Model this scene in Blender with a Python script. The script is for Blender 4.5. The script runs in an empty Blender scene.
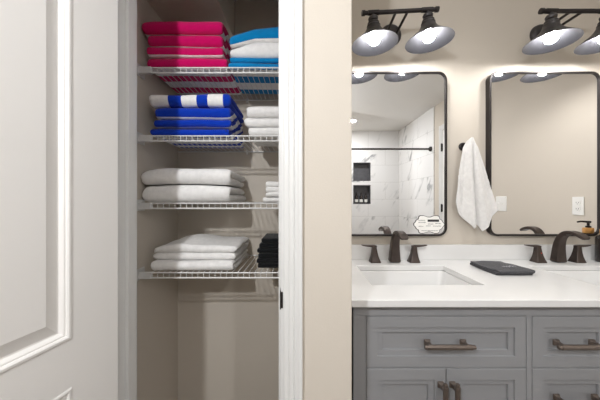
import bpy, bmesh, math, random
from mathutils import Vector, Matrix, noise
random.seed(7)
S = bpy.context.scene
COL = S.collection
H = 1.206            # camera height
PI = math.pi

# ------------------------------------------------------------------ materials
def new_mat(name):
    m = bpy.data.materials.new(name); m.use_nodes = True
    return m, m.node_tree.nodes, m.node_tree.links, m.node_tree.nodes['Principled BSDF']

def srgb(r, g, b):
    f = lambda c: (c/255/12.92) if c/255 <= .04045 else ((c/255+.055)/1.055)**2.4
    return (f(r), f(g), f(b), 1)

def mat(name, col, rough=.5, metal=0, bump=0, bscale=200, mottled=0, mscale=4, sheen=0, spec=.5, coat=0):
    m, N, L, B = new_mat(name)
    B.inputs['Base Color'].default_value = col
    B.inputs['Roughness'].default_value = rough
    B.inputs['Metallic'].default_value = metal
    B.inputs['Specular IOR Level'].default_value = spec
    if sheen:
        B.inputs['Sheen Weight'].default_value = sheen
        B.inputs['Sheen Roughness'].default_value = .6
    if coat: B.inputs['Coat Weight'].default_value = coat
    tc = N.new('ShaderNodeTexCoord')
    if bump:
        n = N.new('ShaderNodeTexNoise'); n.inputs['Scale'].default_value = bscale; n.inputs['Detail'].default_value = 3
        b = N.new('ShaderNodeBump'); b.inputs['Strength'].default_value = bump; b.inputs['Distance'].default_value = .002
        L.new(tc.outputs['Object'], n.inputs['Vector']); L.new(n.outputs['Fac'], b.inputs['Height'])
        L.new(b.outputs['Normal'], B.inputs['Normal'])
    if mottled:
        n = N.new('ShaderNodeTexNoise'); n.inputs['Scale'].default_value = mscale; n.inputs['Detail'].default_value = 4
        r = N.new('ShaderNodeValToRGB')
        r.color_ramp.elements[0].color = [c*(1-mottled) for c in col[:3]]+[1]; r.color_ramp.elements[0].position = .3
        r.color_ramp.elements[1].color = [min(1, c*(1+mottled)) for c in col[:3]]+[1]; r.color_ramp.elements[1].position = .7
        L.new(tc.outputs['Object'], n.inputs['Vector']); L.new(n.outputs['Fac'], r.inputs['Fac']); L.new(r.outputs['Color'], B.inputs['Base Color'])
    return m

def emit(name, col, strength):
    m, N, L, B = new_mat(name)
    B.inputs['Base Color'].default_value = col
    B.inputs['Emission Color'].default_value = col
    B.inputs['Emission Strength'].default_value = strength
    return m

def marble(name, axis):
    """polished white marble tile, 0.61 x 0.305 m, thin grey veins and pale grout"""
    m, N, L, B = new_mat(name)
    tc = N.new('ShaderNodeTexCoord')
    sep = N.new('ShaderNodeSeparateXYZ'); L.new(tc.outputs['Object'], sep.inputs[0])
    cmb = N.new('ShaderNodeCombineXYZ'); L.new(sep.outputs[axis], cmb.inputs[0]); L.new(sep.outputs['Z'], cmb.inputs[1])
    br = N.new('ShaderNodeTexBrick'); L.new(cmb.outputs[0], br.inputs['Vector'])
    br.inputs['Scale'].default_value = 1; br.inputs['Brick Width'].default_value = .61; br.inputs['Row Height'].default_value = .305
    br.inputs['Mortar Size'].default_value = .0022; br.inputs['Mortar Smooth'].default_value = .1
    br.inputs['Color1'].default_value = (0, 0, 0, 1); br.inputs['Color2'].default_value = (1, 1, 1, 1); br.inputs['Mortar'].default_value = (.5, .5, .5, 1)
    # shift vein pattern per tile
    mul = N.new('ShaderNodeVectorMath'); mul.operation = 'MULTIPLY_ADD'
    L.new(br.outputs['Color'], mul.inputs[0]); mul.inputs[1].default_value = (3, 5, 7); L.new(tc.outputs['Object'], mul.inputs[2])
    mp = N.new('ShaderNodeMapping'); mp.inputs['Rotation'].default_value = (.0, .95, .0) if axis == 'X' else (-.95, 0, 0)
    L.new(mul.outputs[0], mp.inputs['Vector'])
    m1 = mp; mp = N.new('ShaderNodeMapping'); mp.inputs['Scale'].default_value = (.5, .5, 1.5); L.new(m1.outputs[0], mp.inputs['Vector'])
    n = N.new('ShaderNodeTexNoise'); n.inputs['Scale'].default_value = 1.5; n.inputs['Detail'].default_value = 5; n.inputs['Roughness'].default_value = .55; n.inputs['Distortion'].default_value = .35
    L.new(mp.outputs[0], n.inputs['Vector'])
    s = N.new('ShaderNodeMath'); s.operation = 'SUBTRACT'; s.inputs[1].default_value = .5; L.new(n.outputs['Fac'], s.inputs[0])
    a = N.new('ShaderNodeMath'); a.operation = 'ABSOLUTE'; L.new(s.outputs[0], a.inputs[0])
    r = N.new('ShaderNodeValToRGB'); r.color_ramp.elements[0].position = 0; r.color_ramp.elements[0].color = (.34, .35, .36, 1)
    r.color_ramp.elements[1].position = .03; r.color_ramp.elements[1].color = (.82, .82, .82, 1)
    L.new(a.outputs[0], r.inputs['Fac'])
    n2 = N.new('ShaderNodeTexNoise'); n2.inputs['Scale'].default_value = 3.0; L.new(mp.outputs[0], n2.inputs['Vector'])
    r2 = N.new('ShaderNodeValToRGB'); r2.color_ramp.elements[0].position = .48; r2.color_ramp.elements[0].color = (0, 0, 0, 1); r2.color_ramp.elements[1].position = .66
    L.new(n2.outputs['Fac'], r2.inputs['Fac'])
    mx = N.new('ShaderNodeMix'); mx.data_type = 'RGBA'
    L.new(r2.outputs['Color'], mx.inputs['Factor']); mx.inputs['A'].default_value = (.82, .82, .82, 1); L.new(r.outputs['Color'], mx.inputs['B'])
    mg = N.new('ShaderNodeMix'); mg.data_type = 'RGBA'; L.new(br.outputs['Fac'], mg.inputs['Factor'])
    L.new(mx.outputs['Result'], mg.inputs['A']); mg.inputs['B'].default_value = (.58, .58, .57, 1)
    L.new(mg.outputs['Result'], B.inputs['Base Color'])
    B.inputs['Roughness'].default_value = .22
    return m

M = {}
M['paint'] = mat('beige wall paint', srgb(207, 199, 188), .6, bump=.12, bscale=260, spec=.3)
M['ceiling'] = mat('ceiling white', srgb(228, 226, 222), .8, bump=.1, bscale=150)
M['trim'] = mat('white trim paint', srgb(221, 221, 220), .35)
M['door'] = mat('white door paint', srgb(232, 230, 228), .38, bump=.05, bscale=120)
M['floor'] = mat('dark floor plank', srgb(96, 84, 74), .45, mottled=.12)
M['marble_x'] = marble('marble tile back', 'X')
M['marble_y'] = marble('marble tile side', 'Y')
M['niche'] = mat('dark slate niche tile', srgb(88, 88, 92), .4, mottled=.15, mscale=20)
M['wire'] = mat('white vinyl wire', srgb(225, 225, 224), .35)
M['clip'] = mat('white plastic', srgb(215, 215, 214), .4)
def terry(name, c): return mat(name, c, .95, bump=.9, bscale=420, mottled=.05, mscale=60, sheen=.12, spec=.1)
M['pink'] = terry('pink terry', srgb(205, 0, 98))
M['cyan'] = terry('turquoise terry', srgb(0, 128, 190))
M['blue'] = terry('royal blue terry', srgb(0, 56, 182))
M['white'] = terry('white terry', srgb(243, 242, 241))
M['cotton'] = terry('white cotton hand towel', srgb(226, 225, 224))
M['black'] = terry('black terry', srgb(20, 21, 25))
M['charcoal'] = terry('charcoal microfibre', srgb(70, 70, 74))
M['thread'] = mat('grey embroidery thread', srgb(165, 165, 170), .5)
M['grey'] = mat('grey cabinet paint', srgb(146, 147, 150), .42, bump=.03, bscale=90)
M['gap'] = mat('cabinet gap shade', srgb(40, 40, 42), .8)  # near-black colour standing in for shade between the cabinet fronts
M['quartz'] = mat('white quartz', srgb(226, 226, 226), .2, mottled=.012, mscale=12)
M['porcelain'] = mat('white porcelain', srgb(222, 222, 222), .1, coat=.4)
M['bronze'] = mat('oil rubbed bronze', srgb(76, 67, 63), .34, metal=.7, mottled=.12, mscale=30)
M['pull'] = mat('brushed pewter bronze', srgb(122, 111, 104), .34, metal=.7, mottled=.1, mscale=60)
M['blackmetal'] = mat('black metal', srgb(54, 50, 50), .35, metal=.6)
M['shade'] = mat('dark bronze enamel', srgb(66, 63, 64), .38, metal=.35)
M['lining'] = mat('grey shade lining', srgb(43, 43, 47), .45, metal=.2)
M['mirror'] = mat('silvered glass', (.93, .93, .93, 1), .008, metal=1)
M['bulb'] = emit('lit bulb', (1, .985, .96, 1), 145)
M['can'] = emit('lit can lens', (1, .96, .9, 1), 12)
M['bottle'] = mat('dark brown bottle', srgb(40, 34, 32), .25)
M['bamboo'] = mat('bamboo', srgb(205, 150, 80), .5, mottled=.12, mscale=60)
M['plate'] = mat('white switch plastic', srgb(238, 238, 236), .3)
M['slot'] = mat('outlet slot', srgb(60, 60, 60), .6)
M['plaque'] = mat('white sign board', srgb(244, 243, 240), .4)
M['ink'] = mat('dark ink', srgb(46, 46, 48), .6)
M['greyink'] = mat('grey ink', srgb(150, 150, 152), .6)
M['red'] = mat('red dot', srgb(210, 60, 40), .4)
M['label'] = mat('white bottle label', srgb(225, 225, 222), .5)

# ------------------------------------------------------------------ mesh helpers
def box(bm, x0, x1, y0, y1, z0, z1):
    v = [bm.verts.new(p) for p in ((x0,y0,z0),(x1,y0,z0),(x1,y1,z0),(x0,y1,z0),(x0,y0,z1),(x1,y0,z1),(x1,y1,z1),(x0,y1,z1))]
    for f in ((0,3,2,1),(4,5,6,7),(0,1,5,4),(1,2,6,5),(2,3,7,6),(3,0,4,7)): bm.faces.new([v[i] for i in f])
    return v

def boxes(*bs):
    bm = bmesh.new()
    for b in bs: box(bm, *b)
    return bm

def tube(bm, pts, r, n=8, cap=True):
    pts = [Vector(p) for p in pts]
    rs = r if isinstance(r, (list, tuple)) else [r]*len(pts)
    rings = []; ref = None
    for i, p in enumerate(pts):
        if i == 0: d = pts[1]-p
        elif i == len(pts)-1: d = p-pts[-2]
        else: d = (pts[i+1]-p).normalized()+(p-pts[i-1]).normalized()
        d.normalize()
        if ref is None: ref = Vector((0,0,1)) if abs(d.z) < .9 else Vector((1,0,0))
        u = d.cross(ref); u.normalize(); w = u.cross(d); ref = w
        rings.append([bm.verts.new(p+(u*math.cos(2*PI*k/n)+w*math.sin(2*PI*k/n))*rs[i]) for k in range(n)])
    for a, b in zip(rings, rings[1:]):
        for k in range(n): bm.faces.new((a[k], a[(k+1)%n], b[(k+1)%n], b[k]))
    if cap:
        bm.faces.new(rings[0][::-1]); bm.faces.new(rings[-1])
    return bm

def lathe(bm, prof, c=(0,0,0), n=32, cap0=False, cap1=False, axis='Z'):
    c = Vector(c); rings = []
    for r, z in prof:
        ring = []
        for k in range(n):
            a = 2*PI*k/n
            p = Vector((r*math.cos(a), r*math.sin(a), z)) if axis == 'Z' else Vector((r*math.cos(a), -z, r*math.sin(a)))
            ring.append(bm.verts.new(c+p))
        rings.append(ring)
    for a, b in zip(rings, rings[1:]):
        for k in range(n): bm.faces.new((a[k], a[(k+1)%n], b[(k+1)%n], b[k]))
    if cap0: bm.faces.new(rings[0][::-1])
    if cap1: bm.faces.new(rings[-1])
    return bm

def rings_mesh(bm, rings, cap0=True, cap1=True):
    R = [[bm.verts.new(p) for p in r] for r in rings]
    n = len(R[0])
    for a, b in zip(R, R[1:]):
        for k in range(n): bm.faces.new((a[k], a[(k+1)%n], b[(k+1)%n], b[k]))
    if cap0: bm.faces.new(R[0][::-1])
    if cap1: bm.faces.new(R[-1])
    return bm

def rrect(hx, hy, r, n=6):
    out = []
    for cx, cy, a0 in ((hx-r, hy-r, 0), (-hx+r, hy-r, PI/2), (-hx+r, -hy+r, PI), (hx-r, -hy+r, 1.5*PI)):
        for k in range(n+1):
            a = a0+PI/2*k/n
            out.append((cx+r*math.cos(a), cy+r*math.sin(a)))
    return out

def obj(name, bm, m, parent=None, smooth=False, bevel=0, seg=2, sharp=40):
    off = parent_origin(parent) if parent else Vector((0,0,0))
    if off.length: bmesh.ops.translate(bm, verts=bm.verts, vec=-off)
    bmesh.ops.recalc_face_normals(bm, faces=bm.faces)
    me = bpy.data.meshes.new(name); bm.to_mesh(me); bm.free()
    for mm in (m if isinstance(m, list) else [m]): me.materials.append(mm)
    o = bpy.data.objects.new(name, me); COL.objects.link(o)
    if parent: o.parent = parent
    if bevel:
        b = o.modifiers.new('bevel', 'BEVEL'); b.width = bevel; b.segments = seg; b.limit_method = 'ANGLE'; b.angle_limit = math.radians(35)
        b.harden_normals = False
    if smooth:
        for p in me.polygons: p.use_smooth = True
        try: me.set_sharp_from_angle(angle=math.radians(sharp))
        except Exception: pass
    return o

ORIG = {}
def parent_origin(p):
    while p.parent is not None: p = p.parent
    return ORIG.get(p.name, Vector((0,0,0)))

def thing(name, label, cat, loc=(0,0,0), group=None, local=False):
    o = bpy.data.objects.new(name, None); COL.objects.link(o)
    o.location = loc; o.empty_display_size = .05
    ORIG[o.name] = Vector((0,0,0)) if local else Vector(loc)
    o['label'] = label; o['category'] = cat
    if group: o['group'] = group
    return o

def tag(o, label, cat, group=None, base=True):
    o['label'] = label; o['category'] = cat
    if group: o['group'] = group
    return o

def struct(name, bm, m, **k):
    o = obj(name, bm, m, **k); o['kind'] = 'structure'
    return o

def center_origin(o):
    """put a single-mesh thing's origin at the middle of its base"""
    me = o.data; xs = [v.co for v in me.vertices]
    c = Vector(((min(v.x for v in xs)+max(v.x for v in xs))/2, (min(v.y for v in xs)+max(v.y for v in xs))/2, min(v.z for v in xs)))
    me.transform(Matrix.Translation(-c)); o.location = o.location + c
    return o

# ------------------------------------------------------------------ room shell
CEIL = 2.44; XR = 1.78; YV = 1.42; YB = -1.97; XL = -3.2; YW = .66; XC = -.60; YC = 1.305; PX = .1287
struct('floor', boxes((XL-.1, XR+.1, YB-.1, YV+.1, -.08, 0)), M['floor'])
struct('ceiling', boxes((XL-.1, XR+.1, YB-.1, YV+.1, CEIL, CEIL+.08)), M['ceiling'])
struct('wall_right', boxes((XR, XR+.1, YB-.1, YV+.1, 0, CEIL)), M['paint'])
struct('wall_vanity', boxes((PX, XR, YV, YV+.1, 0, CEIL)), M['paint'])
struct('wall_left', boxes((XL-.1, XL, YB-.1, YW, 0, CEIL)), M['paint'])
# rear wall: behind the camera, with the shower recess tile on its right side
nx0, nx1 = .952, 1.262
na, nb, nc, nd = H-.07, H+.268, H+.34, H+.671
bm = boxes((.25, nx0, YB-.1, YB, 0, CEIL), (nx1, XR, YB-.1, YB, 0, CEIL),
           (nx0, nx1, YB-.1, YB, 0, na), (nx0, nx1, YB-.1, YB, nb, nc), (nx0, nx1, YB-.1, YB, nd, CEIL))
struct('wall_shower', bm, M['marble_x'])
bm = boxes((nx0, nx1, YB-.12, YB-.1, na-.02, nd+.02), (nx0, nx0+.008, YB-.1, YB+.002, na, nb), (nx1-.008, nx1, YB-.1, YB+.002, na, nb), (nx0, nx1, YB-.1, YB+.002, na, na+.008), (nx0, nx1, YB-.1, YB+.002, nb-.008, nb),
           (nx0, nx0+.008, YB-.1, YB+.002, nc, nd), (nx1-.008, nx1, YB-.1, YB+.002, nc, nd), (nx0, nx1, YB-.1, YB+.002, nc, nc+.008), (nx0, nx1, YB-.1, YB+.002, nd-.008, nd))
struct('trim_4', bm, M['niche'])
struct('wall_rear', boxes((XL, .13, YB-.1, YB, 0, CEIL)), M['paint'])
struct('wall_stub', boxes((.13, .25, YB, -.73, 0, CEIL)), M['paint'])
struct('wall_tile_right', boxes((XR-.012, XR, YB, -.73, 0, CEIL)), M['marble_y'])

# closet front wall with its opening, partition and closet box
JX0, JX1 = -.462, -.0475; HEAD = H+.745
bm = boxes((XL, JX0-.018, YW, YW+.095, 0, CEIL), (JX1+.018, PX, YW, YW+.095, 0, CEIL), (JX0-.018, JX1+.018, YW, YW+.095, HEAD+.018, CEIL))
struct('wall_front', bm, M['paint'], bevel=.003)
struct('wall_partition', boxes((.04, PX, YW+.095, YV+.1, 0, CEIL)), M['paint'])
struct('wall_closet_left', boxes((XC-.1, XC, YW+.095, YC+.1, 0, CEIL)), M['paint'])
struct('wall_closet_back', boxes((XC, .04, YC, YC+.1, 0, CEIL)), M['paint'])
# boxed-in soffit in the upper left of the closet
struct('wall_soffit', boxes((XC, -.32, YW+.095, YC, H+.78, CEIL)), M['paint'])
# jambs with stops
bm = boxes((JX0-.018, JX0, YW-.002, YW+.095, 0, HEAD), (JX1, JX1+.018, YW-.002, YW+.095, 0, HEAD), (JX0-.018, JX1+.018, YW-.002, YW+.095, HEAD, HEAD+.018),
           (JX0, JX0+.009, YW+.042, YW+.072, 0, HEAD), (JX1-.009, JX1, YW+.042, YW+.072, 0, HEAD), (JX0+.009, JX1-.009, YW+.042, YW+.072, HEAD-.01, HEAD))
struct('trim_1', bm, M['trim'], bevel=.0015)

def casing_profile():  # (distance from opening, projection)
    return [(0, 0), (0, .008), (.004, .010), (.014, .0105), (.017, .0125), (.020, .0105), (.030, .011), (.034, .014), (.038, .0115), (.044, .0125), (.050, .016), (.055, .017), (.060, .0165), (.0615, .014), (.0615, 0)]
def casing(x0, x1, zt, face, axis, k=1):
    """mitred casing round an opening; axis 'Y' faces -Y (wall at y=face), 'X' faces -X (wall at x=face)"""
    bm = bmesh.new(); rings = []
    P = casing_profile()
    def pt(u, z, d): return (u, face-d, z) if axis == 'Y' else (face-d, u, z)
    for corner in range(4):
        ring = []
        for w, d in P:
            w *= k
            u, z = ((x0-w, 0), (x0-w, zt+w), (x1+w, zt+w), (x1+w, 0))[corner]
            ring.append(pt(u, z, d))
        rings.append(ring)
    rings_mesh(bm, rings)
    return bm
struct('trim_2', casing(JX0-.006, JX1+.007, HEAD+.006, YW, 'Y', .76), M['trim'])

# strike plate on the right jamb
t = thing('strike_plate', 'black metal strike plate on the right jamb of the closet doorway', 'strike plate', (JX1, YW, H-.270))
obj('plate', boxes((JX1-.002, JX1+.0005, YW-.005, YW+.030, H-.270, H-.224)), M['blackmetal'], t, bevel=.0006)
obj('lip', boxes((JX1-.0005, JX1+.0052, YW-.0045, YW-.0015, H-.267, H-.227)), M['blackmetal'], t, bevel=.0008)

# ------------------------------------------------------------------ panelled doors
def ring_panel(bm, O, U, V, N, w, h, rings):
    """concentric rectangle rings (inset, depth along N)"""
    R = []
    for i, d in rings:
        R.append([O+U*a+V*b+N*d for a, b in ((i, i), (w-i, i), (w-i, h-i), (i, h-i))])
    rings_mesh(bm, R, cap0=False, cap1=True)

def panel_door(name, O, U, W, HT, stile, rails, TH, m, flip=1):
    """U: along the leaf, N: towards the visible face; rails: list of (z0,z1) solid rails"""
    Vz = Vector((0,0,1)); N = U.cross(Vz)*flip
    bm = bmesh.new()
    def slab(u0, u1, z0, z1):
        v = [bm.verts.new(O+U*u+Vz*z+N*d) for u, d, z in ((u0,0,z0),(u1,0,z0),(u1,-TH,z0),(u0,-TH,z0),(u0,0,z1),(u1,0,z1),(u1,-TH,z1),(u0,-TH,z1))]
        for f in ((0,3,2,1),(4,5,6,7),(0,1,5,4),(1,2,6,5),(2,3,7,6),(3,0,4,7)): bm.faces.new([v[i] for i in f])
    slab(0, stile, 0, HT); slab(W-stile, W, 0, HT)
    for z0, z1 in rails: slab(stile, W-stile, z0, z1)
    leaf = struct(name, bm, m)
    for (a, b), (c, d) in zip(rails, rails[1:]):
        pb = bmesh.new()
        w, h = W-2*stile, c-b
        rr = [(i*.85, d*.9) for i, d in [(0, -.004), (.0, 0), (.003, .0015), (.008, .0018), (.0115, -.0005), (.0125, -.003), (.016, -.0035), (.019, -.006), (.0225, -.010), (.026, -.0105), (.052, -.003), (.0535, -.0025)]]
        ring_panel(pb, O+U*stile+Vz*b, U, Vz, N, w, h, rr)
        ring_panel(pb, O+U*stile+Vz*b, U, Vz, N, w, h, [(0, -.0302), (0, -.030), (.02, -.026), (.05, -.032)])
        obj('panel', pb, m, leaf)
    return leaf
a = math.radians(11)
O = Vector((-.4403, .6427, .012)); U = Vector((-math.sin(a), -math.cos(a), 0))
# hinge end first; U x Z points to the visible (closet-side) face
d1 = panel_door('door_1', O, U, .400, 1.925, .1067, [(0, .20), (.817, .913), (1.815, 1.925)], .035, M['door'], -1)

# door in the right wall, seen in the mirror
struct('trim_3', casing(-.53, .25, 2.08, XR, 'X'), M['trim'])
U2 = Vector((0, -1, 0))
U2 = Vector((0, -1, 0)); O2 = Vector((XR-.006, .247, .01))
if U2.cross(Vector((0,0,1))).x > 0:
    U2 = Vector((0, 1, 0)); O2 = Vector((XR-.006, -.527, .01))
d2 = panel_door('door_2', O2, U2, .774, 2.06, .11, [(0, .22), (.80, .92), (1.95, 2.06)], .004, M['door'])
for z in (H-.10, H+.655, .25):
    hb = bmesh.new(); box(hb, XR-.012, XR-.0055, -.545, -.515, z-.045, z+.045); tube(hb, [(XR-.016, -.53, z-.05), (XR-.016, -.53, z+.05)], .007, 10)
    obj('hinge', hb, M['blackmetal'], d2)

# ------------------------------------------------------------------ wire shelves
SH = [.4905, .2385, -.0105, -.267]       # deck heights relative to the camera
YF = .985; YBK = YC-.008
SN = ['topmost white wire closet shelf, holding the pink towel stack', 'white wire closet shelf under the royal blue towels',
      'white wire closet shelf under two thick white bath towels', 'lowest white wire closet shelf, holding black cloths']
def make_shelf(label):
    t = thing('wire_shelf', label, 'shelf', (0, 0, 0), 'wire shelves in the closet')
    bm = bmesh.new(); x = XC+.052; k = 0
    while x < .035:
        tube(bm, [(x, YBK, 0), (x, YF+.004, 0), (x, YF, -.003), (x, YF, -.0185)], .0014, 6); x += .0212
    obj('wire_deck', bm, M['wire'], t, smooth=True)
    for z, r in ((.0, .0026), (-.0185, .0030)):
        bm = bmesh.new(); tube(bm, [(XC+.035, YF-.002, z-.002), (.038, YF-.002, z-.002)], r, 8); obj('front_rail', bm, M['wire'], t, smooth=True)
    bm = bmesh.new(); tube(bm, [(XC+.004, YBK, -.0035), (.038, YBK, -.0035)], .003, 8); obj('back_rail', bm, M['wire'], t, smooth=True)
    # left end bracket: back plate on the wall with a cup round the lip
    b = boxes((XC, XC+.006, YF-.018, YF+.035, -.030, .012), (XC+.005, XC+.052, YF-.009, YF+.008, -.024, .0005))
    obj('end_bracket', b, M['clip'], t, bevel=.002)
    b = boxes((.034, .040, YF-.018, YF+.035, -.030, .012), (.0, .035, YF-.009, YF+.008, -.024, .0035))
    obj('end_bracket', b, M['clip'], t, bevel=.002)
    b = boxes((-.262, -.252, YBK-.004, YC, -.016, .004), (-.260, -.254, YBK-.008, YBK, -.012, -.007))
    obj('wall_clip', b, M['clip'], t, bevel=.001)
    return t
sh0 = make_shelf(SN[0])
kids = list(sh0.children)
sh0.location = (0, 0, H+SH[0])
for i in range(1, 4):
    c = sh0.copy(); COL.objects.link(c); c.location = (0, 0, H+SH[i]); c['label'] = SN[i]
    for k in kids:
        d = k.copy(); COL.objects.link(d); d.parent = c

# ------------------------------------------------------------------ towels
def towel(name, x0, x1, yf, yb, z0, h, mats, layers=2, fold='front', stripe=None, seed=0, dz=None, rnd=.5, amp=.004, soft=.85, skew=0, lift=None):
    """a folded sheet: serpentine section in YZ swept along X with plump rounded ends"""
    t = h/layers; hw = t/2*.97
    path = []
    sgn = 1 if fold == 'front' else -1
    ya, ybk = yf+h*.5, yb
    if layers > 2: ya = yf+t; ybk = yb-t
    lo, hi = (yf+t, yb-(t if layers > 2 else hw))
    cur = []
    if layers == 1:
        ys = [yf+hw+(yb-yf-2*hw)*i/24 for i in range(25)]; path = [(y, t/2) for y in ys]
    else:
        front_first = fold == 'front'
        # layer 0 runs towards the first fold
        for L in range(layers):
            to_front = (L % 2 == 0) == front_first
            n = 24
            ys = [hi+(lo-hi)*i/n for i in range(n+1)]
            if not to_front: ys = ys[::-1]
            z = t*(L+.5)
            path += [(y, z) for y in ys]
            if L < layers-1:
                yc = lo if to_front else hi; s = -1 if to_front else 1
                for k in range(1, 8):
                    aa = -PI/2+PI*k/8
                    path.append((yc+s*math.cos(aa)*t*.5, t*(L+1)+math.sin(aa)*t*.5))
    # arc length measured from the middle of the first front fold
    ss = [0]
    for p, q in zip(path, path[1:]): ss.append(ss[-1]+math.dist(p, q))
    ref = min(range(len(path)), key=lambda i: path[i][0])
    ss = [s-ss[ref] for s in ss]
    n = len(path); nor = []
    for i in range(n):
        p, q = path[max(0, i-1)], path[min(n-1, i+1)]
        d = (q[0]-p[0], q[1]-p[1]); l = math.hypot(*d) or 1; nor.append((-d[1]/l, d[0]/l))
    xs = []
    rl = min(hw*1.6, (x1-x0)*.2)
    for k in range(6): xs.append((x0+rl*(1-math.cos(PI/2*k/6)), max(.25, math.sin(PI/2*(k+.5)/6.5))))
    nx = max(10, int((x1-x0)/.009))
    for k in range(nx+1): xs.append((x0+rl+(x1-x0-2*rl)*k/nx, 1))
    xs += [(x0+x1-x, f) for x, f in xs[:6][::-1]]
    bm = bmesh.new(); R = []; info = []
    sd = Vector((seed*3.7, seed*1.9, seed*5.3))
    for x, f in xs:
        ring = []
        for side in (1, -1):
            idx = range(n) if side == 1 else range(n-1, -1, -1)
            for i in idx:
                y, z = path[i]
                y2 = y+nor[i][0]*hw*f*side; z2 = z+nor[i][1]*hw*f*side
                p = Vector((x, y2, z2))
                w = noise.noise(Vector((x*7, y2*7, z2*9))+sd); w2 = noise.noise(Vector((x*22, y2*22, z2*30))-sd)
                e = noise.noise(Vector((x*5, seed*2.1, z2*20)))
                up = max(0, min(1, z2/h))
                p.y += e*amp*1.6+skew*(x-x0)
                p.x += noise.noise(Vector((seed, y2*9, z2*25)))*amp*1.5*(1 if f < 1 else .3)
                p.z += (w*amp+w2*amp*.35)*up
                if dz: p.z += dz((x-x0)/(x1-x0), (y2-yf)/(yb-yf))*up if dz.__code__.co_argcount == 2 else dz((x-x0)/(x1-x0), (y2-yf)/(yb-yf), up)
                p.z = max(p.z, .0004)+z0+(lift((x-x0)/(x1-x0), (y2-yf)/(yb-yf)) if lift else 0)
                ring.append(p)
        R.append(ring)
    V = [[bm.verts.new(p) for p in r] for r in R]; K = 2*n
    def mi(k, x):
        i = k if k < n else 2*n-1-k
        return stripe(ss[min(i, n-1)], (x-x0)/(x1-x0)) if stripe else 0
    for a, (A, Bv) in enumerate(zip(V, V[1:])):
        xm = (xs[a][0]+xs[a+1][0])/2
        for k in range(K):
            fc = bm.faces.new((A[k], A[(k+1)%K], Bv[(k+1)%K], Bv[k])); fc.material_index = mi(k, xm)
    for r, x in ((V[0], x0), (V[-1], x1)):
        for i in range(n-1):
            fc = bm.faces.new((r[i], r[i+1], r[K-2-i], r[K-1-i])); fc.material_index = mi(i, x)
    o = obj(name, bm, mats, None, smooth=True, sharp=180)
    return center_origin(o)

def st_front(lo, hi, period):
    def f(s, u):
        if lo <= s <= hi: return 0
        q = (hi and (s-hi) if s > hi else lo-s)
        return 1 if int(q/period) % 2 == 0 else 0
    return f

deck = [H+s+.0015 for s in SH]
def rumple(k, a=.0035):
    return lambda u, v: a*(1+noise.noise(Vector((u*2.6, v*2.2, k))))*.6
# --- pink stack on the top shelf
pk = [  # x0, x1, yf, h, lo, hi
    (-.572, -.272, .988, .043, .020, 'pink and white striped towel at the bottom of the pink stack, resting on wire'),
    (-.575, -.290, .992, .037, .014, 'third pink towel from the top of the pink stack'),
    (-.572, -.292, .992, .046, .020, 'second pink towel from the top of the pink stack'),
    (-.590, -.290, .985, .048, .030, 'bright pink folded towel on top of the pink stack')]
z = deck[0]
for i, (x0, x1, yf, h, lo, lab) in enumerate(pk):
    o = towel('beach_towel', x0, x1, yf, 1.255, z, h, [M['pink'], M['white']], stripe=st_front(-lo*.7, .07, .055), seed=i+1, amp=.005, lift=rumple(1.3) if i else None,
              dz=(lambda u, v: -.006*max(0, (.15-u)/.15)) if i == 3 else None)
    tag(o, lab, 'towel', 'pink towels on the top shelf'); z += h+.002
# --- turquoise and white stack
cy = [
    (-.268, .02, .992, .022, ['cyan', 'white'], 'thin turquoise and white towel at the bottom of the turquoise stack', None),
    (-.262, .02, .995, .020, ['cyan', 'white'], 'flat turquoise towel second from the bottom of the turquoise stack', None),
    (-.262, .02, .992, .036, ['white', 'white'], 'white folded towel under the top turquoise towel', lambda u, v: .022*min(1, u*3)-.008*max(0, 1-u*4)),
    (-.265, .02, .988, .042, ['cyan', 'white'], 'turquoise towel on top of the stack at the top shelf', lambda u, v: .020*min(1, max(0, u*1.6))-.004)]
z = deck[0]
for i, (x0, x1, yf, h, ms, lab, dzf) in enumerate(cy):
    o = towel('beach_towel', x0, x1, yf, 1.24, z, h, [M[k] for k in ms], stripe=st_front(-.012, .012 if i == 0 else .08, .06), seed=i+11, dz=dzf, amp=.003, lift=(lambda u, v: .022*min(1, max(0, u*3))) if i == 3 else None)
    tag(o, lab, 'towel', 'turquoise and white towels on the top shelf'); z += h+.0015
# --- royal blue stack
def xs_stripe(s, u):
    return 1 if (u < .253 or .411 < u < .582 or .74 < u < .911) else 0
bl = [(-.556, -.262, .99, .0275, 'royal blue towel at the bottom of the blue stack', 0),
      (-.548, -.262, .992, .029, 'royal blue towel with white edge, second from bottom of the blue stack', 1),
      (-.545, -.262, .992, .043, 'solid royal blue towel just under the blue and white striped towel', 1),
      (-.566, -.262, .985, .044, 'blue and white striped towel on top of the royal blue stack', 2)]
z = deck[1]
for i, (x0, x1, yf, h, lab, kind) in enumerate(bl):
    stp = xs_stripe if kind == 2 else st_front(-.011 if kind == 1 else -.03, .05, .04)
    o = towel('beach_towel', x0, x1, yf, 1.24, z, h, [M['blue'], M['white']], stripe=stp, seed=i+21, amp=.005, lift=rumple(4.7) if i else None,
              dz=(lambda u, v: .006*u) if kind == 2 else None)
    tag(o, lab, 'towel', 'royal blue towels on the second shelf'); z += h+.003
# --- small white towels right of the blue stack
z = deck[1]
for i, (x0, h, lab) in enumerate([(-.195, .034, 'bottom one of three white hand towels beside the royal blue stack'),
                                  (-.208, .034, 'middle one of three white hand towels beside the royal blue stack'),
                                  (-.203, .040, 'top one of three white hand towels beside the royal blue stack')]):
    o = towel('hand_towel', x0, .0, .998, 1.2, z, h, [M['white']], seed=i+31, amp=.005, lift=rumple(8.1) if i else None)
    tag(o, lab, 'towel', 'white hand towels on the second shelf'); z += h+.0025
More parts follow.
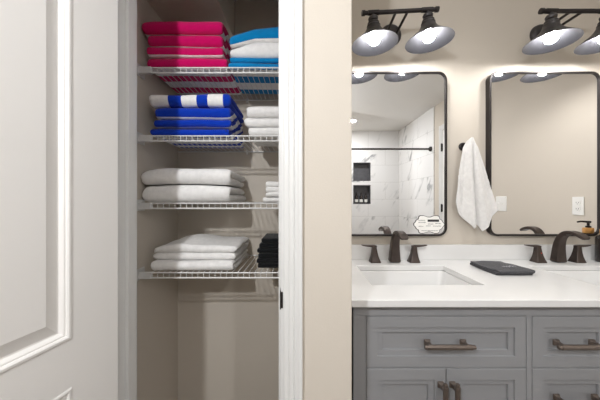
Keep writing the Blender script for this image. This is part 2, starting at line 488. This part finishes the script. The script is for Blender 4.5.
# --- two thick white bath towels on the third shelf
z = deck[2]
for i, (x0, x1, h, lab) in enumerate([(-.590, -.262, .062, 'lower of two thick white bath towels on the third shelf'),
                                      (-.597, -.262, .060, 'upper of two thick white bath towels on the third shelf')]):
    o = towel('bath_towel', x0, x1, .985, 1.28, z, h, [M['white']], seed=i+41, amp=.006, dz=(lambda u, v: .005*math.sin(max(0, min(1, u))*PI)) if i == 0 else (lambda u, v: -.006*max(0, .15-u)/.15), lift=(lambda u, v: .005*math.sin(max(0, min(1, u))*PI)) if i else None)
    tag(o, lab, 'towel', 'white bath towels on the third shelf'); z += h+.003
# --- small white cloths on the third shelf
z = deck[2]
for i, (x0, h, lab) in enumerate([(-.140, .021, 'white washcloth at the bottom of the small stack on the third shelf'),
                                  (-.131, .019, 'white washcloth second from bottom of the small stack on the third shelf'),
                                  (-.131, .019, 'white washcloth second from top of the small stack on the third shelf'),
                                  (-.129, .021, 'topmost white washcloth of the small stack on the third shelf')]):
    o = towel('washcloth', x0, .01, 1.0, 1.16, z, h, [M['white']], seed=i+51, amp=.004)
    tag(o, lab, 'washcloth', 'white washcloths on the third shelf'); z += h*.985
# --- white bath towels on the lowest shelf
z = deck[3]
o = towel('bath_towel', -.556, -.248, .985, 1.27, z, .036, [M['white']], seed=61, amp=.004)
tag(o, 'lower flat white bath towel resting on the lowest shelf', 'towel', 'white bath towels on the lowest shelf'); z += .038
o = towel('bath_towel', -.556, -.243, .985, 1.275, z, .052, [M['white']], fold='back', seed=62, amp=.005,
          dz=lambda u, v, up: (.026*math.exp(-((u-.36)/.25)**2)*math.exp(-((v-.62)/.45)**2) - .007*max(0, .2-u)/.2)*(1 if up > .55 else up*.4))
tag(o, 'upper rumpled white bath towel heaped on the lowest shelf', 'towel', 'white bath towels on the lowest shelf')
# --- black cloths
z = deck[3]
BN = ['black cloth at the bottom of the black stack on the lowest shelf', 'second black cloth from the bottom of the black stack', 'third black cloth from the bottom of the black stack',
      'third black cloth from the top of the black stack', 'second black cloth from the top of the black stack', 'topmost black cloth of the black stack on the lowest shelf']
for i in range(6):
    h = .0175+.001*(i % 3)
    o = towel('washcloth', -.166+[.0, -.004, .004, -.002, .006, .016][i], .015, 1.033, 1.2, z, h, [M['black']], seed=i+71, amp=.003)
    tag(o, BN[i], 'washcloth', 'black cloths on the lowest shelf'); z += h+.001

# ------------------------------------------------------------------ vanity
ZC = H-.316; TH = .0237; YE = .84; YFC = .868
SX = [.480, 1.313]; VX0, VX1 = .1740, 1.615
van = thing('vanity_cabinet', 'grey painted double vanity cabinet with recessed panel drawers and doors', 'cabinet', (.9, 1.1, 0))
ztop = ZC-TH
cb = boxes((VX0, VX0+.018, YFC+.001, 1.40, .0, ztop), (VX1-.018, VX1, YFC+.001, 1.40, .0, ztop), (VX0, VX1, 1.385, 1.40, .0, ztop), (VX0, VX1, YFC+.02, 1.40, .09, .108))
obj('carcass', cb, M['grey'], van)
ZD1 = ztop-.0405; ZD0 = ZD1-.1665      # top drawer row
ff = boxes((VX0, VX0+.041, YFC, YFC+.02, .10, ZD1+.002), (VX1-.0385, VX1, YFC, YFC+.02, .10, ZD1+.002), (VX0, VX1, YFC, YFC+.02, ZD1+.002, ztop),
           (.7395, .7565, YFC, YFC+.02, .10, ZD1+.002), (1.037, 1.054, YFC, YFC+.02, .10, ZD1+.002), (VX0, VX1, YFC+.004, YFC+.02, ZD0-.012, ZD0+.008), (VX0, VX1, YFC, YFC+.02, 0, .10))
obj('face_frame', ff, M['grey'], van, bevel=.001)
obj('gap_shade_sheet', boxes((VX0+.02, VX1-.02, YFC+.026, YFC+.03, .1, ztop-.01)), M['gap'], van)  # dark sheet added behind the fronts to paint the gaps' shade
X_, Z_ = Vector((1,0,0)), Vector((0,0,1)); NY = Vector((0,-1,0))
def front(name, x0, x1, z0, z1, y=None):
    y = YFC-.0005 if y is None else y
    bm = bmesh.new(); O = Vector((x0, y, z0)); w, h = x1-x0, z1-z0
    e = .036
    ring_panel(bm, O, X_, Z_, NY, w, h, [(0, -.018), (0, -.0012), (.0012, 0), (e, 0), (e+.0012, -.0055), (e+.018, -.0058), (e+.0192, -.0135)])
    bm.faces.new([bm.verts.new(O+X_*a+Z_*b+NY*(-.018)) for a, b in ((0,0),(0,h),(w,h),(w,0))])
    bmesh.ops.remove_doubles(bm, verts=bm.verts, dist=1e-5)
    return obj(name, bm, M['grey'], van)
def pull(parent, cx, cz, length, vertical=False):
    bm = bmesh.new(); L = length/2
    def P(u, d, w): return (cx+w, YFC-d, cz+u) if vertical else (cx+u, YFC-d, cz+w)
    # bar: eight-sided, with stepped ends
    def bar(u0, u1, r):
        rs = []
        for u in (u0, u1):
            rs.append([P(u, .032+r*math.cos(2*PI*(k+.5)/8), r*1.05*math.sin(2*PI*(k+.5)/8)) for k in range(8)])
        rings_mesh(bm, rs)
    bar(-L+.010, L-.010, .0082); bar(-L, -L+.011, .0066); bar(L-.011, L, .0066)
    for s in (-1, 1):
        rs = []
        for d, a, b in ((-.0005, .010, .010), (.004, .0095, .0095), (.010, .006, .006), (.022, .0055, .0055), (.030, .0085, .0055)):
            u = s*(L-.022)
            rs.append([P(u+i*a, d, j*b) for i, j in ((-1,-1), (1,-1), (1,1), (-1,1))])
        rings_mesh(bm, rs)
    return obj('handle', bm, M['pull'], parent, bevel=.0012)
hs = [((.2165, .7375), 'doors'), ((.7585, 1.0350), 'drawers'), ((1.0560, 1.5750), 'doors')]
for (x0, x1), kind in hs:
    d = front('drawer', x0, x1, ZD0, ZD1); pull(d, (x0+x1)/2-.005, (ZD0+ZD1)/2-.0, .160)
    if kind == 'doors':
        xm = (x0+x1)/2
        for a0, a1, hx in ((x0, xm-.0015, xm-.019), (xm+.0015, x1, xm+.019)):
            d = front('door', a0, a1, .103, ZD0-.004); pull(d, hx, ZD0-.116, .168, True)
    else:
        zz = ZD0-.004; hh = (zz-.103-.008)/3
        for k in range(3):
            d = front('drawer', x0, x1, zz-hh, zz); pull(d, (x0+x1)/2, zz-hh/2, .168); zz -= hh+.004

# countertop with two openings
CX0, CX1, CYB = PX+.001, 1.66, 1.40; CWB = YV-.0005
SY0, SY1 = .990, 1.279; SHW = .2095
xsb = [CX0, SX[0]-SHW, SX[0]+SHW, SX[1]-SHW, SX[1]+SHW, CX1]; ysb = [YE, SY0, SY1, CWB]
bm = bmesh.new()
for i in range(5):
    for j in range(3):
        if j == 1 and i in (1, 3): continue
        box(bm, xsb[i], xsb[i+1], ysb[j], ysb[j+1], ztop, ZC)
bmesh.ops.remove_doubles(bm, verts=bm.verts, dist=1e-5)
dup = {}
for f in bm.faces: dup.setdefault(tuple(round(c, 4) for c in f.calc_center_median()), []).append(f)
bmesh.ops.delete(bm, geom=[f for l in dup.values() if len(l) > 1 for f in l], context='FACES')
o = obj('countertop', bm, M['quartz'], None, bevel=.0025)
tag(center_origin(o), 'white quartz countertop with two rectangular sink openings', 'countertop')
o = obj('backsplash', boxes((CX0, CX1, CYB, YV, ZC+.0003, ZC+.080)), M['quartz'], None, bevel=.002)
tag(center_origin(o), 'low white backsplash strip along the vanity wall behind the faucets', 'backsplash')

# sinks
for i, sx in enumerate(SX):
    t = thing('sink', ['white rectangular undermount sink below the left mirror', 'white rectangular undermount sink at the right end of the counter'][i], 'sink', (sx, (SY0+SY1)/2, ztop-.15), 'undermount sinks')
    cyy = (SY0+SY1)/2; hw, hd = SHW-.001, (SY1-SY0)/2-.001
    R = []
    for dx, dz, r in ((.016, -.001, .03), (0.0, -.001, .028), (-.003, -.004, .03), (-.012, -.06, .035), (-.022, -.105, .045), (-.04, -.125, .06), (-.075, -.133, .06), (-.12, -.136, .02)):
        q = rrect(hw+dx, hd+dx, min(r, hd+dx-.002), 6)
        R.append([Vector((sx+x, cyy+y, ztop+dz)) for x, y in q])
    bm = bmesh.new(); rings_mesh(bm, R, cap0=False, cap1=True)
    b = obj('basin', bm, M['porcelain'], t, smooth=True, sharp=50)
    sm = b.modifiers.new('solid', 'SOLIDIFY'); sm.thickness = .008; sm.offset = 1 if False else -1
    bm = bmesh.new(); lathe(bm, [(.0, .004), (.012, .0045), (.020, .003), (.028, .0015), (.030, 0)], (sx, cyy, ztop-.136), 24)
    obj('drain', bm, M['bronze'], t, smooth=True)

# faucets
FL = ['dark bronze faucet with two lever handles at the sink under the left mirror', 'dark bronze faucet with two lever handles nearest the soap bottle']
for i, sx in enumerate(SX):
    yb = 1.352
    t = thing('faucet', FL[i], 'faucet', (sx, yb, ZC), 'widespread bronze faucets')
    # spout: rectangular section swept along an arch
    ctr = [(0, 0), (0, .012), (-.001, .05), (-.004, .09), (-.014, .125), (-.034, .150), (-.062, .160), (-.092, .157), (-.118, .147), (-.138, .134)]
    wid = [.029, .026, .0230, .0205, .0185, .0178, .018, .0185, .019, .0195]
    thk = [.025, .0225, .020, .0175, .0145, .0115, .0095, .008, .007, .0055]
    bm = bmesh.new(); R = []
    for k, (y, z) in enumerate(ctr):
        p, q = ctr[max(0, k-1)], ctr[min(len(ctr)-1, k+1)]
        d = Vector((0, q[0]-p[0], q[1]-p[1])).normalized(); nn = Vector((0, -d.z, d.y))
        if k == 0: nn = Vector((0, -1, 0))
        R.append([Vector((sx, yb+y, ZC+z))+Vector((1,0,0))*x+nn*w for x, w in rrect(wid[k], thk[k], min(wid[k], thk[k])*.35, 3)])
    rings_mesh(bm, R)
    sp = obj('spout', bm, M['bronze'], t, smooth=True, sharp=60)
    md = sp.modifiers.new('sub', 'SUBSURF'); md.levels = 1; md.render_levels = 2
    for s in (-1, 1):
        hx = sx+s*.0985; hy = yb+.004
        bm = bmesh.new(); R = []
        for z, a, b in ((0, .026, .026), (.003, .0262, .0262), (.012, .0225, .023), (.03, .0175, .018), (.05, .0135, .0145), (.068, .0115, .0125), (.078, .0105, .012), (.084, .008, .010)):
            off = s*.004*(z/.08)
            R.append([Vector((hx+off+x, hy+y, ZC+z)) for x, y in rrect(a, b, a*.25, 3)])
        rings_mesh(bm, R)
        R = []
        for u, z, w, th in ((-.012, .0795, .010, .0045), (0, .0815, .012, .0055), (.02, .082, .0115, .005), (.042, .083, .0105, .0035), (.058, .0855, .009, .0025), (.064, .0865, .006, .0015)):
            R.append([Vector((hx+s*(u+.004), hy+y, ZC+z+zz)) for y, zz in rrect(w, th, th*.7, 3)])
        rings_mesh(bm, R)
        hd = obj('handle', bm, M['bronze'], t, smooth=True, sharp=50)
        if s == -1 and i == 1:
            bm = bmesh.new(); lathe(bm, [(.0, .0012), (.002, .001), (.0026, 0)], (hx+.002, hy-.0158, ZC+.048), 12, axis='Y')
            obj('hot_mark', bm, M['red'], hd)['label'] = 'small red hot water dot'

# ------------------------------------------------------------------ mirrors
def mirror(label, x0, x1, z0, z1):
    t = thing('mirror', label, 'mirror', ((x0+x1)/2, YV, z0), 'framed wall mirrors')
    cx, cz, hx, hz = (x0+x1)/2, (z0+z1)/2, (x1-x0)/2, (z1-z0)/2
    yf, yg = 1.388, 1.3945
    bm = bmesh.new(); r = .045; R = []
    for ins, y in ((0, YV-.0005), (0, yf+.0015), (.0015, yf), (.009, yf), (.0105, yf+.0015), (.0105, yg+.004), (.004, YV-.0005)):
        R.append([Vector((cx+a, y, cz+b)) for a, b in rrect(hx-ins, hz-ins, r-ins, 10)])
    R.append(R[0])
    V = [[bm.verts.new(p) for p in q] for q in R[:-1]]; n = len(V[0])
    for a in range(len(V)):
        A, B = V[a], V[(a+1) % len(V)]
        for k in range(n): bm.faces.new((A[k], A[(k+1)%n], B[(k+1)%n], B[k]))
    obj('frame', bm, M['blackmetal'], t, smooth=True, sharp=40)
    bm = bmesh.new()
    rings_mesh(bm, [[Vector((cx+a, y, cz+b)) for a, b in rrect(hx-.0100, hz-.0100, r-.0100, 10)] for y in (yg+.003, yg)])
    obj('glass', bm, M['mirror'], t)
    return t
MZ0, MZ1 = H-.189, H+.672
mirror('black framed mirror with rounded corners above the left sink, reflecting the shower', .190, .769, MZ0, MZ1)
mirror('black framed mirror with rounded corners right of the hanging white towel', .990, 1.573, MZ0, MZ1)

# small sign stuck on the left mirror
px0, px1, pz0, pz1 = .594, .757, H-.176, H-.080
t = thing('sign_plaque', 'small ornate white sign at lower right corner of left mirror', 'sign', ((px0+px1)/2, 1.393, pz0))
cx, cz, hx, hz = (px0+px1)/2, (pz0+pz1)/2, (px1-px0)/2, (pz1-pz0)/2
quad = [(1, 0), (.985, .12), (.93, .22), (.88, .30), (.86, .42), (.80, .52), (.70, .60), (.68, .74), (.66, .88), (.60, .97), (.50, 1), (.36, .99), (.24, .93), (.14, .86), (.06, .83)]
def outline(k, inset):
    q = [(a*(hx-inset), b*(hz-inset)) for a, b in quad]
    full = q+[(-a, b) for a, b in q[::-1]]+[(-a, -b) for a, b in q[1:]]+[(a, -b) for a, b in q[::-1][:-1]]
    return full
bm = bmesh.new(); rings_mesh(bm, [[Vector((cx+a, y, cz+b)) for a, b in outline(0, 0)] for y in (1.3943, 1.3920)])
obj('border', bm, M['ink'], t)
bm = bmesh.new(); rings_mesh(bm, [[Vector((cx+a, y, cz+b)) for a, b in outline(0, .0032)] for y in (1.3930, 1.3914)])
obj('board', bm, M['plaque'], t)
yl = 1.3910
bm = boxes((cx-.008, cx+.052, yl, yl+.0006, cz+.014, cz+.026))
obj('title_bar', bm, M['ink'], t)
bm = bmesh.new(); rnd = random.Random(3)
for z, x0, x1 in ((.021, -.056, -.022), (.010, -.056, -.018), (.002, -.006, .022), (.004, .032, .060), (-.010, -.055, -.030), (-.008, -.016, .008), (-.009, .020, .062), (-.033, -.040, .046)):
    x = x0
    while x < x1:
        w = rnd.uniform(.0015, .004); box(bm, cx+x, cx+min(x1, x+w), yl, yl+.0006, cz+z-rnd.uniform(.001, .002), cz+z+rnd.uniform(.0014, .003)); x += w+.0012
obj('lettering', bm, M['greyink'], t)

# ------------------------------------------------------------------ vanity lights
def vanity_light(label, x, z, rot, off):
    t = thing('vanity_light', label, 'light fixture', (x, YV, z), 'two-shade vanity lights', local=True)
    t.rotation_euler = (0, rot, 0)
    bm = bmesh.new(); lathe(bm, [(.0, .020), (.045, .020), (.052, .016), (.056, .008), (.058, 0)], (0, 0, 0), 36, axis='Y'); obj('wall_plate', bm, M['shade'], t, smooth=True, sharp=35)
    yb = -.185
    bm = bmesh.new(); tube(bm, [(off-.178, yb, 0), (off-.164, yb, 0)], .0125, 14); tube(bm, [(off-.166, yb, 0), (off+.166, yb, 0)], .0095, 14); tube(bm, [(off+.164, yb, 0), (off+.178, yb, 0)], .0125, 14)
    tube(bm, [(off-.15, yb, 0), (off-.10, yb, 0)], .0115, 14); tube(bm, [(off+.10, yb, 0), (off+.15, yb, 0)], .0115, 14)
    obj('bar', bm, M['blackmetal'], t, smooth=True, sharp=40)
    for s in (-1, 1):
        bm = bmesh.new(); tube(bm, [(s*.026, -.015, 0), (off*.5+s*.028, yb, 0)], .0065, 10); obj('arm', bm, M['blackmetal'], t, smooth=True, sharp=40)
    for s in (-1, 1):
        c = (off+s*.127, yb, -.144)
        bm = bmesh.new(); lathe(bm, [(.0, .137), (.008, .137), (.008, .126), (.019, .124), (.023, .117), (.021, .108), (.015, .104), (.021, .101), (.027, .095), (.0275, .086), (.031, .082), (.031, .074), (.027, .072), (.0, .072)], c, 28)
        obj('socket', bm, M['shade'], t, smooth=True, sharp=35)
        prof = [(.030, .076), (.034, .066), (.041, .054), (.053, .040), (.070, .026), (.087, .012), (.1025, .000), (.1045, -.003)]
        bm = bmesh.new(); lathe(bm, prof, c, 48)
        sh = obj('shade', bm, M['shade'], t, smooth=True, sharp=80)
        inner = [(.1045, -.003), (.1015, -.0005), (.086, .0095), (.069, .0235), (.052, .0375), (.040, .051), (.0325, .064), (.0285, .071), (.0, .0715)]
        bm = bmesh.new(); lathe(bm, inner, c, 48); obj('shade_lining', bm, M['lining'], sh, smooth=True, sharp=80)
        bm = bmesh.new(); R = .027; pr = [(.011, .070), (.012, .052)]
        for k in range(1, 12):
            aa = PI*k/12
            if k > 2: pr.append((R*math.sin(aa), .021+R*math.cos(aa)))
        pr.append((.0005, .021-R))
        lathe(bm, pr, c, 24); obj('bulb', bm, M['bulb'], sh, smooth=True, sharp=180)
    return t
vanity_light('dark bronze two-shade wall light above the left mirror, bar slightly tilted', .482, H+.877, -math.radians(3.0), -.017)
vanity_light('dark bronze two-shade wall light at the upper right, bar level', 1.283, H+.877, 0, .010)

# ------------------------------------------------------------------ hanging towel and hook
hx, hz = .868, H+.284
t = thing('towel_hook', 'round black wall hook holding the hanging white hand towel', 'hook', (hx, YV, hz))
bm = bmesh.new(); lathe(bm, [(0, .010), (.017, .010), (.021, .007), (.022, 0)], (hx, YV, hz), 28, axis='Y'); obj('base_plate', bm, M['blackmetal'], t, smooth=True, sharp=35)
bm = bmesh.new(); tube(bm, [(hx+.004, YV-.008, hz), (hx+.008, YV-.030, hz-.003), (hx+.014, YV-.046, hz+.004), (hx+.018, YV-.050, hz+.014)], [.007, .006, .006, .0075], 12); obj('hook_arm', bm, M['blackmetal'], t, smooth=True)

def hanging_towel():
    # outline by row: top gathered over the hook, widening to a zigzag hem
    s = 1.375/266
    L = [(468, 141), (464, 148), (462, 158), (460, 170), (459, 182), (457.5, 192), (456.5, 199)]
    Rr = [(473, 140), (478, 147), (482, 158), (486.5, 172), (491, 186), (495.5, 200), (498.5, 209)]
    hem = [(0, 202), (.05, 213), (.20, 220.5), (.34, 228), (.40, 225.5), (.46, 221.5), (.51, 226), (.56, 231), (.75, 222), (.93, 213), (1, 210)]
    def interp(tab, v):
        f = v*(len(tab)-1); i = min(int(f), len(tab)-2); g = f-i
        return tab[i][0]+(tab[i+1][0]-tab[i][0])*g, tab[i][1]+(tab[i+1][1]-tab[i][1])*g
    def hemy(u):
        for (a, b), (c, d) in zip(hem, hem[1:]):
            if a <= u <= c: return b+(d-b)*(u-a)/(c-a)
        return hem[-1][1]
    nu, nv = 120, 80; G = []
    for j in range(nv+1):
        v = j/nv; row = []
        for i in range(nu+1):
            u = i/nu
            (xl, yl), (xr, yr) = interp(L, v), interp(Rr, v)
            x = xl+(xr-xl)*u; y0 = yl+(yr-yl)*u
            extra = hemy(u)-(199+10*u)
            y = y0+extra*v**1.6
            top = max(0, 1-v*5)
            # arch the top over the hook
            y -= 2.6*math.sin(PI*u)*top
            w = v**.7
            d = .020*math.sin(PI*u)**.6*(1-.3*v)+w*(.022*math.exp(-((u-.32)/.11)**2)+.024*math.exp(-((u-.64)/.10)**2)-.018*math.exp(-((u-.47)/.045)**2)-.008*math.exp(-((u-.14)/.06)**2)-.007*math.exp(-((u-.86)/.05)**2)) + .003*noise.noise(Vector((u*4, v*5, 2)))
            # woven dobby bands near the hem
            bb = (y-y0)  # unused shift
            hh = hemy(u)-y
            if 20 < hh < 27 or 31 < hh < 33.5: d -= .0022
            Y = 1.382-d
            sc = 1.375/266
            row.append(Vector(((x-300)*sc, Y, H+(200-y)*sc)))
        G.append(row)
    bm = bmesh.new(); V = [[bm.verts.new(p) for p in r] for r in G]
    for a in range(nv):
        for b in range(nu): bm.faces.new((V[a][b], V[a][b+1], V[a+1][b+1], V[a+1][b]))
    o = obj('hand_towel', bm, M['cotton'], None, smooth=True, sharp=180)
    sm = o.modifiers.new('thick', 'SOLIDIFY'); sm.thickness = .006; sm.offset = 0
    return center_origin(o)
tag(hanging_towel(), 'white hand towel hanging in folds from a hook between the mirrors', 'towel')

# ------------------------------------------------------------------ folded dark cloth on the counter
t = thing('makeup_towel', 'folded charcoal cloth lying on the white counter between the sinks', 'cloth', (.9, 1.2, ZC))
def place_cloth():
    o1 = towel('cloth', -.080, .073, 0, .19, 0, .021, [M['charcoal']], seed=91, amp=.008, fold='back', skew=-.02, layers=3)
    o1.data.transform(Matrix.Translation(o1.location)); o1.location = (0, 0, 0)
    o1.data.transform(Matrix.Translation(Vector((0.001, -.095, .0005))))
    return o1
c = place_cloth(); c.name = 'folded_cloth'; c.parent = t
bm = bmesh.new(); pts = []
for k in range(60):
    u = k/59; pts.append((-.02+.058*u+.004*math.sin(u*34), -.052+.012*u+.007*math.sin(u*34+1.2)+.004*math.sin(u*11), .0262+.001*math.sin(u*20)))
tube(bm, pts, .0011, 5)
e = obj('embroidery', bm, M['thread'], None, smooth=True); e.parent = c; e['label'] = 'light grey embroidered script'
t.location = (.9, 1.205, ZC); 

# ------------------------------------------------------------------ soap bottle
bx, by, r = 1.557, 1.352, .040
t = thing('soap_dispenser', 'dark brown soap bottle with bamboo collar and black pump beside right faucet', 'soap dispenser', (bx, by, ZC))
bm = bmesh.new(); lathe(bm, [(.0, 0), (r-.004, 0), (r, .004), (r, .117), (r-.002, .125), (r-.008, .132), (.024, .135), (.024, .138), (0, .138)], (bx, by, ZC), 36); obj('bottle', bm, M['bottle'], t, smooth=True, sharp=50)
bm = bmesh.new(); lathe(bm, [(0, .1375), (.022, .1375), (.023, .139), (.023, .164), (.022, .166), (0, .168)], (bx, by, ZC), 32); obj('collar', bm, M['bamboo'], t, smooth=True, sharp=40)
bm = bmesh.new(); lathe(bm, [(0, .1675), (.012, .1675), (.012, .176), (.006, .178), (.006, .192), (.012, .193), (.012, .203), (0, .204)], (bx, by, ZC), 20)
tube(bm, [(bx, by, ZC+.198), (bx-.03, by-.01, ZC+.200), (bx-.045, by-.014, ZC+.196)], [.006, .005, .0042], 10); obj('pump', bm, M['blackmetal'], t, smooth=True, sharp=40)

# ------------------------------------------------------------------ right wall: outlet and switch (seen in the mirror)
yo, zo = 1.09, H-.038
t = thing('outlet', 'white duplex wall outlet reflected in the right mirror beside the soap pump', 'outlet', (XR, yo, zo-.057))
obj('cover_plate', boxes((XR-.006, XR, yo-.036, yo+.036, zo-.0585, zo+.0585)), M['plate'], t, bevel=.003)
for s in (-1, 1):
    bm = bmesh.new(); R = []
    for x, k in ((XR-.0055, 1), (XR-.0085, 1), (XR-.009, .9)): R.append([Vector((x, yo+a*k, zo+s*.0195+b*k)) for a, b in rrect(.017, .0145, .012, 5)])
    rings_mesh(bm, R); f = obj('receptacle', bm, M['plate'], t)
    obj('slot', boxes((XR-.0094, XR-.0088, yo-.008, yo-.0055, zo+s*.0195-.002, zo+s*.0195+.007), (XR-.0094, XR-.0088, yo+.0055, yo+.008, zo+s*.0195-.002, zo+s*.0195+.007), (XR-.0094, XR-.0088, yo-.002, yo+.002, zo+s*.0195-.009, zo+s*.0195-.005)), M['slot'], f)
yo, zo = .44, H-.033
t = thing('light_switch', 'white double light switch plate reflected at left edge of right mirror', 'light switch', (XR, yo, zo-.06))
obj('cover_plate', boxes((XR-.006, XR, yo-.062, yo+.062, zo-.065, zo+.065)), M['plate'], t, bevel=.003)
for s in (-1, 1):
    bm = boxes((XR-.0075, XR-.005, yo+s*.023-.006, yo+s*.023+.006, zo-.013, zo+.013)); box(bm, XR-.017, XR-.006, yo+s*.023-.004, yo+s*.023+.004, zo+.001, zo+.010)
    obj('toggle', bm, M['plate'], t, bevel=.001)

# ------------------------------------------------------------------ shower (seen in the mirror)
t = thing('shower_rod', 'straight black shower curtain rod reflected in the left mirror', 'shower rod', (1.0, -.80, H+.688))
bm = bmesh.new(); tube(bm, [(.25, -.80, H+.688), (XR-.012, -.80, H+.688)], .0125, 16); obj('rod', bm, M['blackmetal'], t, smooth=True, sharp=40)
for x, s in ((.25, 1), (XR-.012, -1)):
    bm = bmesh.new(); tube(bm, [(x, -.80, H+.688), (x+s*.018, -.80, H+.688), (x+s*.03, -.80, H+.688)], [.034, .032, .018], 20); obj('flange', bm, M['blackmetal'], t, smooth=True, sharp=40)
SB = ['leftmost black shower bottle in the lower wall niche, reflected in the left mirror', 'middle black shower bottle in the lower wall niche, reflected in the left mirror', 'rightmost black shower bottle in the lower wall niche, reflected in the left mirror']
for i, x in enumerate((1.02, 1.105, 1.19)):
    z0 = na+.008; yb = YB-.045
    t = thing('shower_bottle', SB[i], 'bottle', (x, yb, z0), 'black bottles in the shower niche')
    bm = bmesh.new(); lathe(bm, [(0, 0), (.028, 0), (.030, .003), (.030, .13), (.026, .142), (.012, .150), (.012, .165), (0, .165)], (x, yb, z0), 24); obj('body', bm, M['bottle'], t, smooth=True, sharp=45)
    bm = bmesh.new(); lathe(bm, [(0, .164), (.015, .164), (.015, .185), (.005, .187), (.005, .205), (0, .206)], (x, yb, z0), 16); obj('pump', bm, M['blackmetal'], t, smooth=True, sharp=40)
    bm = bmesh.new(); lathe(bm, [(.0302, .022), (.0308, .024), (.0308, .072), (.0302, .074)], (x, yb, z0), 24); obj('label_sticker', bm, M['label'], t, smooth=True)

# ceiling downlights; the one over the vanity is unseen, added as fill
CL = [(.80, -1.31, 'small round recessed ceiling light over the shower, reflected in left mirror'), (.90, .40, 'added unseen round fill light in the ceiling above the vanity')]
for x, y, lab in CL:
    t = thing('ceiling_light', lab, 'ceiling light', (x, y, CEIL))
    bm = bmesh.new(); lathe(bm, [(.045, -.004), (.062, -.005), (.066, 0)], (x, y, CEIL), 32); obj('trim_ring', bm, M['trim'], t, smooth=True)
    bm = bmesh.new(); lathe(bm, [(0, -.003), (.045, -.003), (.046, -.001)], (x, y, CEIL), 32); obj('lens', bm, M['can'], t)

# ------------------------------------------------------------------ lights
def area(name, loc, size, power, col, rot=(0,0,0), spread=PI):
    l = bpy.data.lights.new(name, 'AREA'); l.shape = 'DISK'; l.size = size; l.energy = power; l.color = col; l.spread = spread
    o = bpy.data.objects.new(name, l); COL.objects.link(o); o.location = loc; o.rotation_euler = rot
    return o
area('downlight_shower', (.80, -1.31, CEIL-.02), .12, 17, (1, 1, 1))
area('fill_over_vanity', (.90, .40, CEIL-.02), .12, 3, (1, .99, .98), spread=math.radians(150))  # fill light added over the vanity, out of view
def point(name, loc, power, r, col=(1, 1, 1)):
    l = bpy.data.lights.new(name, 'POINT'); l.energy = power; l.shadow_soft_size = r; l.color = col
    o = bpy.data.objects.new(name, l); COL.objects.link(o); o.location = loc
    return o
point('fill_point', (.20, -.90, 2.10), 1.5, .09, (1, .99, .975))  # unseen fill light added to lift the room, no fixture
point('flash', (-.40, -.45, H+.63), 46, .03, (.97, .985, 1))

w = bpy.data.worlds.new('world'); S.world = w; w.use_nodes = True
w.node_tree.nodes['Background'].inputs[0].default_value = (.5, .5, .52, 1); w.node_tree.nodes['Background'].inputs[1].default_value = .3

# ------------------------------------------------------------------ camera
cd = bpy.data.cameras.new('camera'); cam = bpy.data.objects.new('camera', cd); COL.objects.link(cam)
cd.sensor_width = 36; cd.lens = 266/600*36; cd.clip_start = .01
cam.location = (0, 0, H); cam.rotation_euler = (PI/2, 0, 0)
S.camera = cam
vs = S.view_settings
vs.view_transform = 'Standard'; vs.look = 'None'; vs.gamma = 1; vs.use_curve_mapping = False; vs.exposure = .08
S.cycles.max_bounces = 10; S.cycles.diffuse_bounces = 6; S.cycles.glossy_bounces = 6
S.cycles.use_denoising = True
S.cycles.sample_clamp_indirect = 6
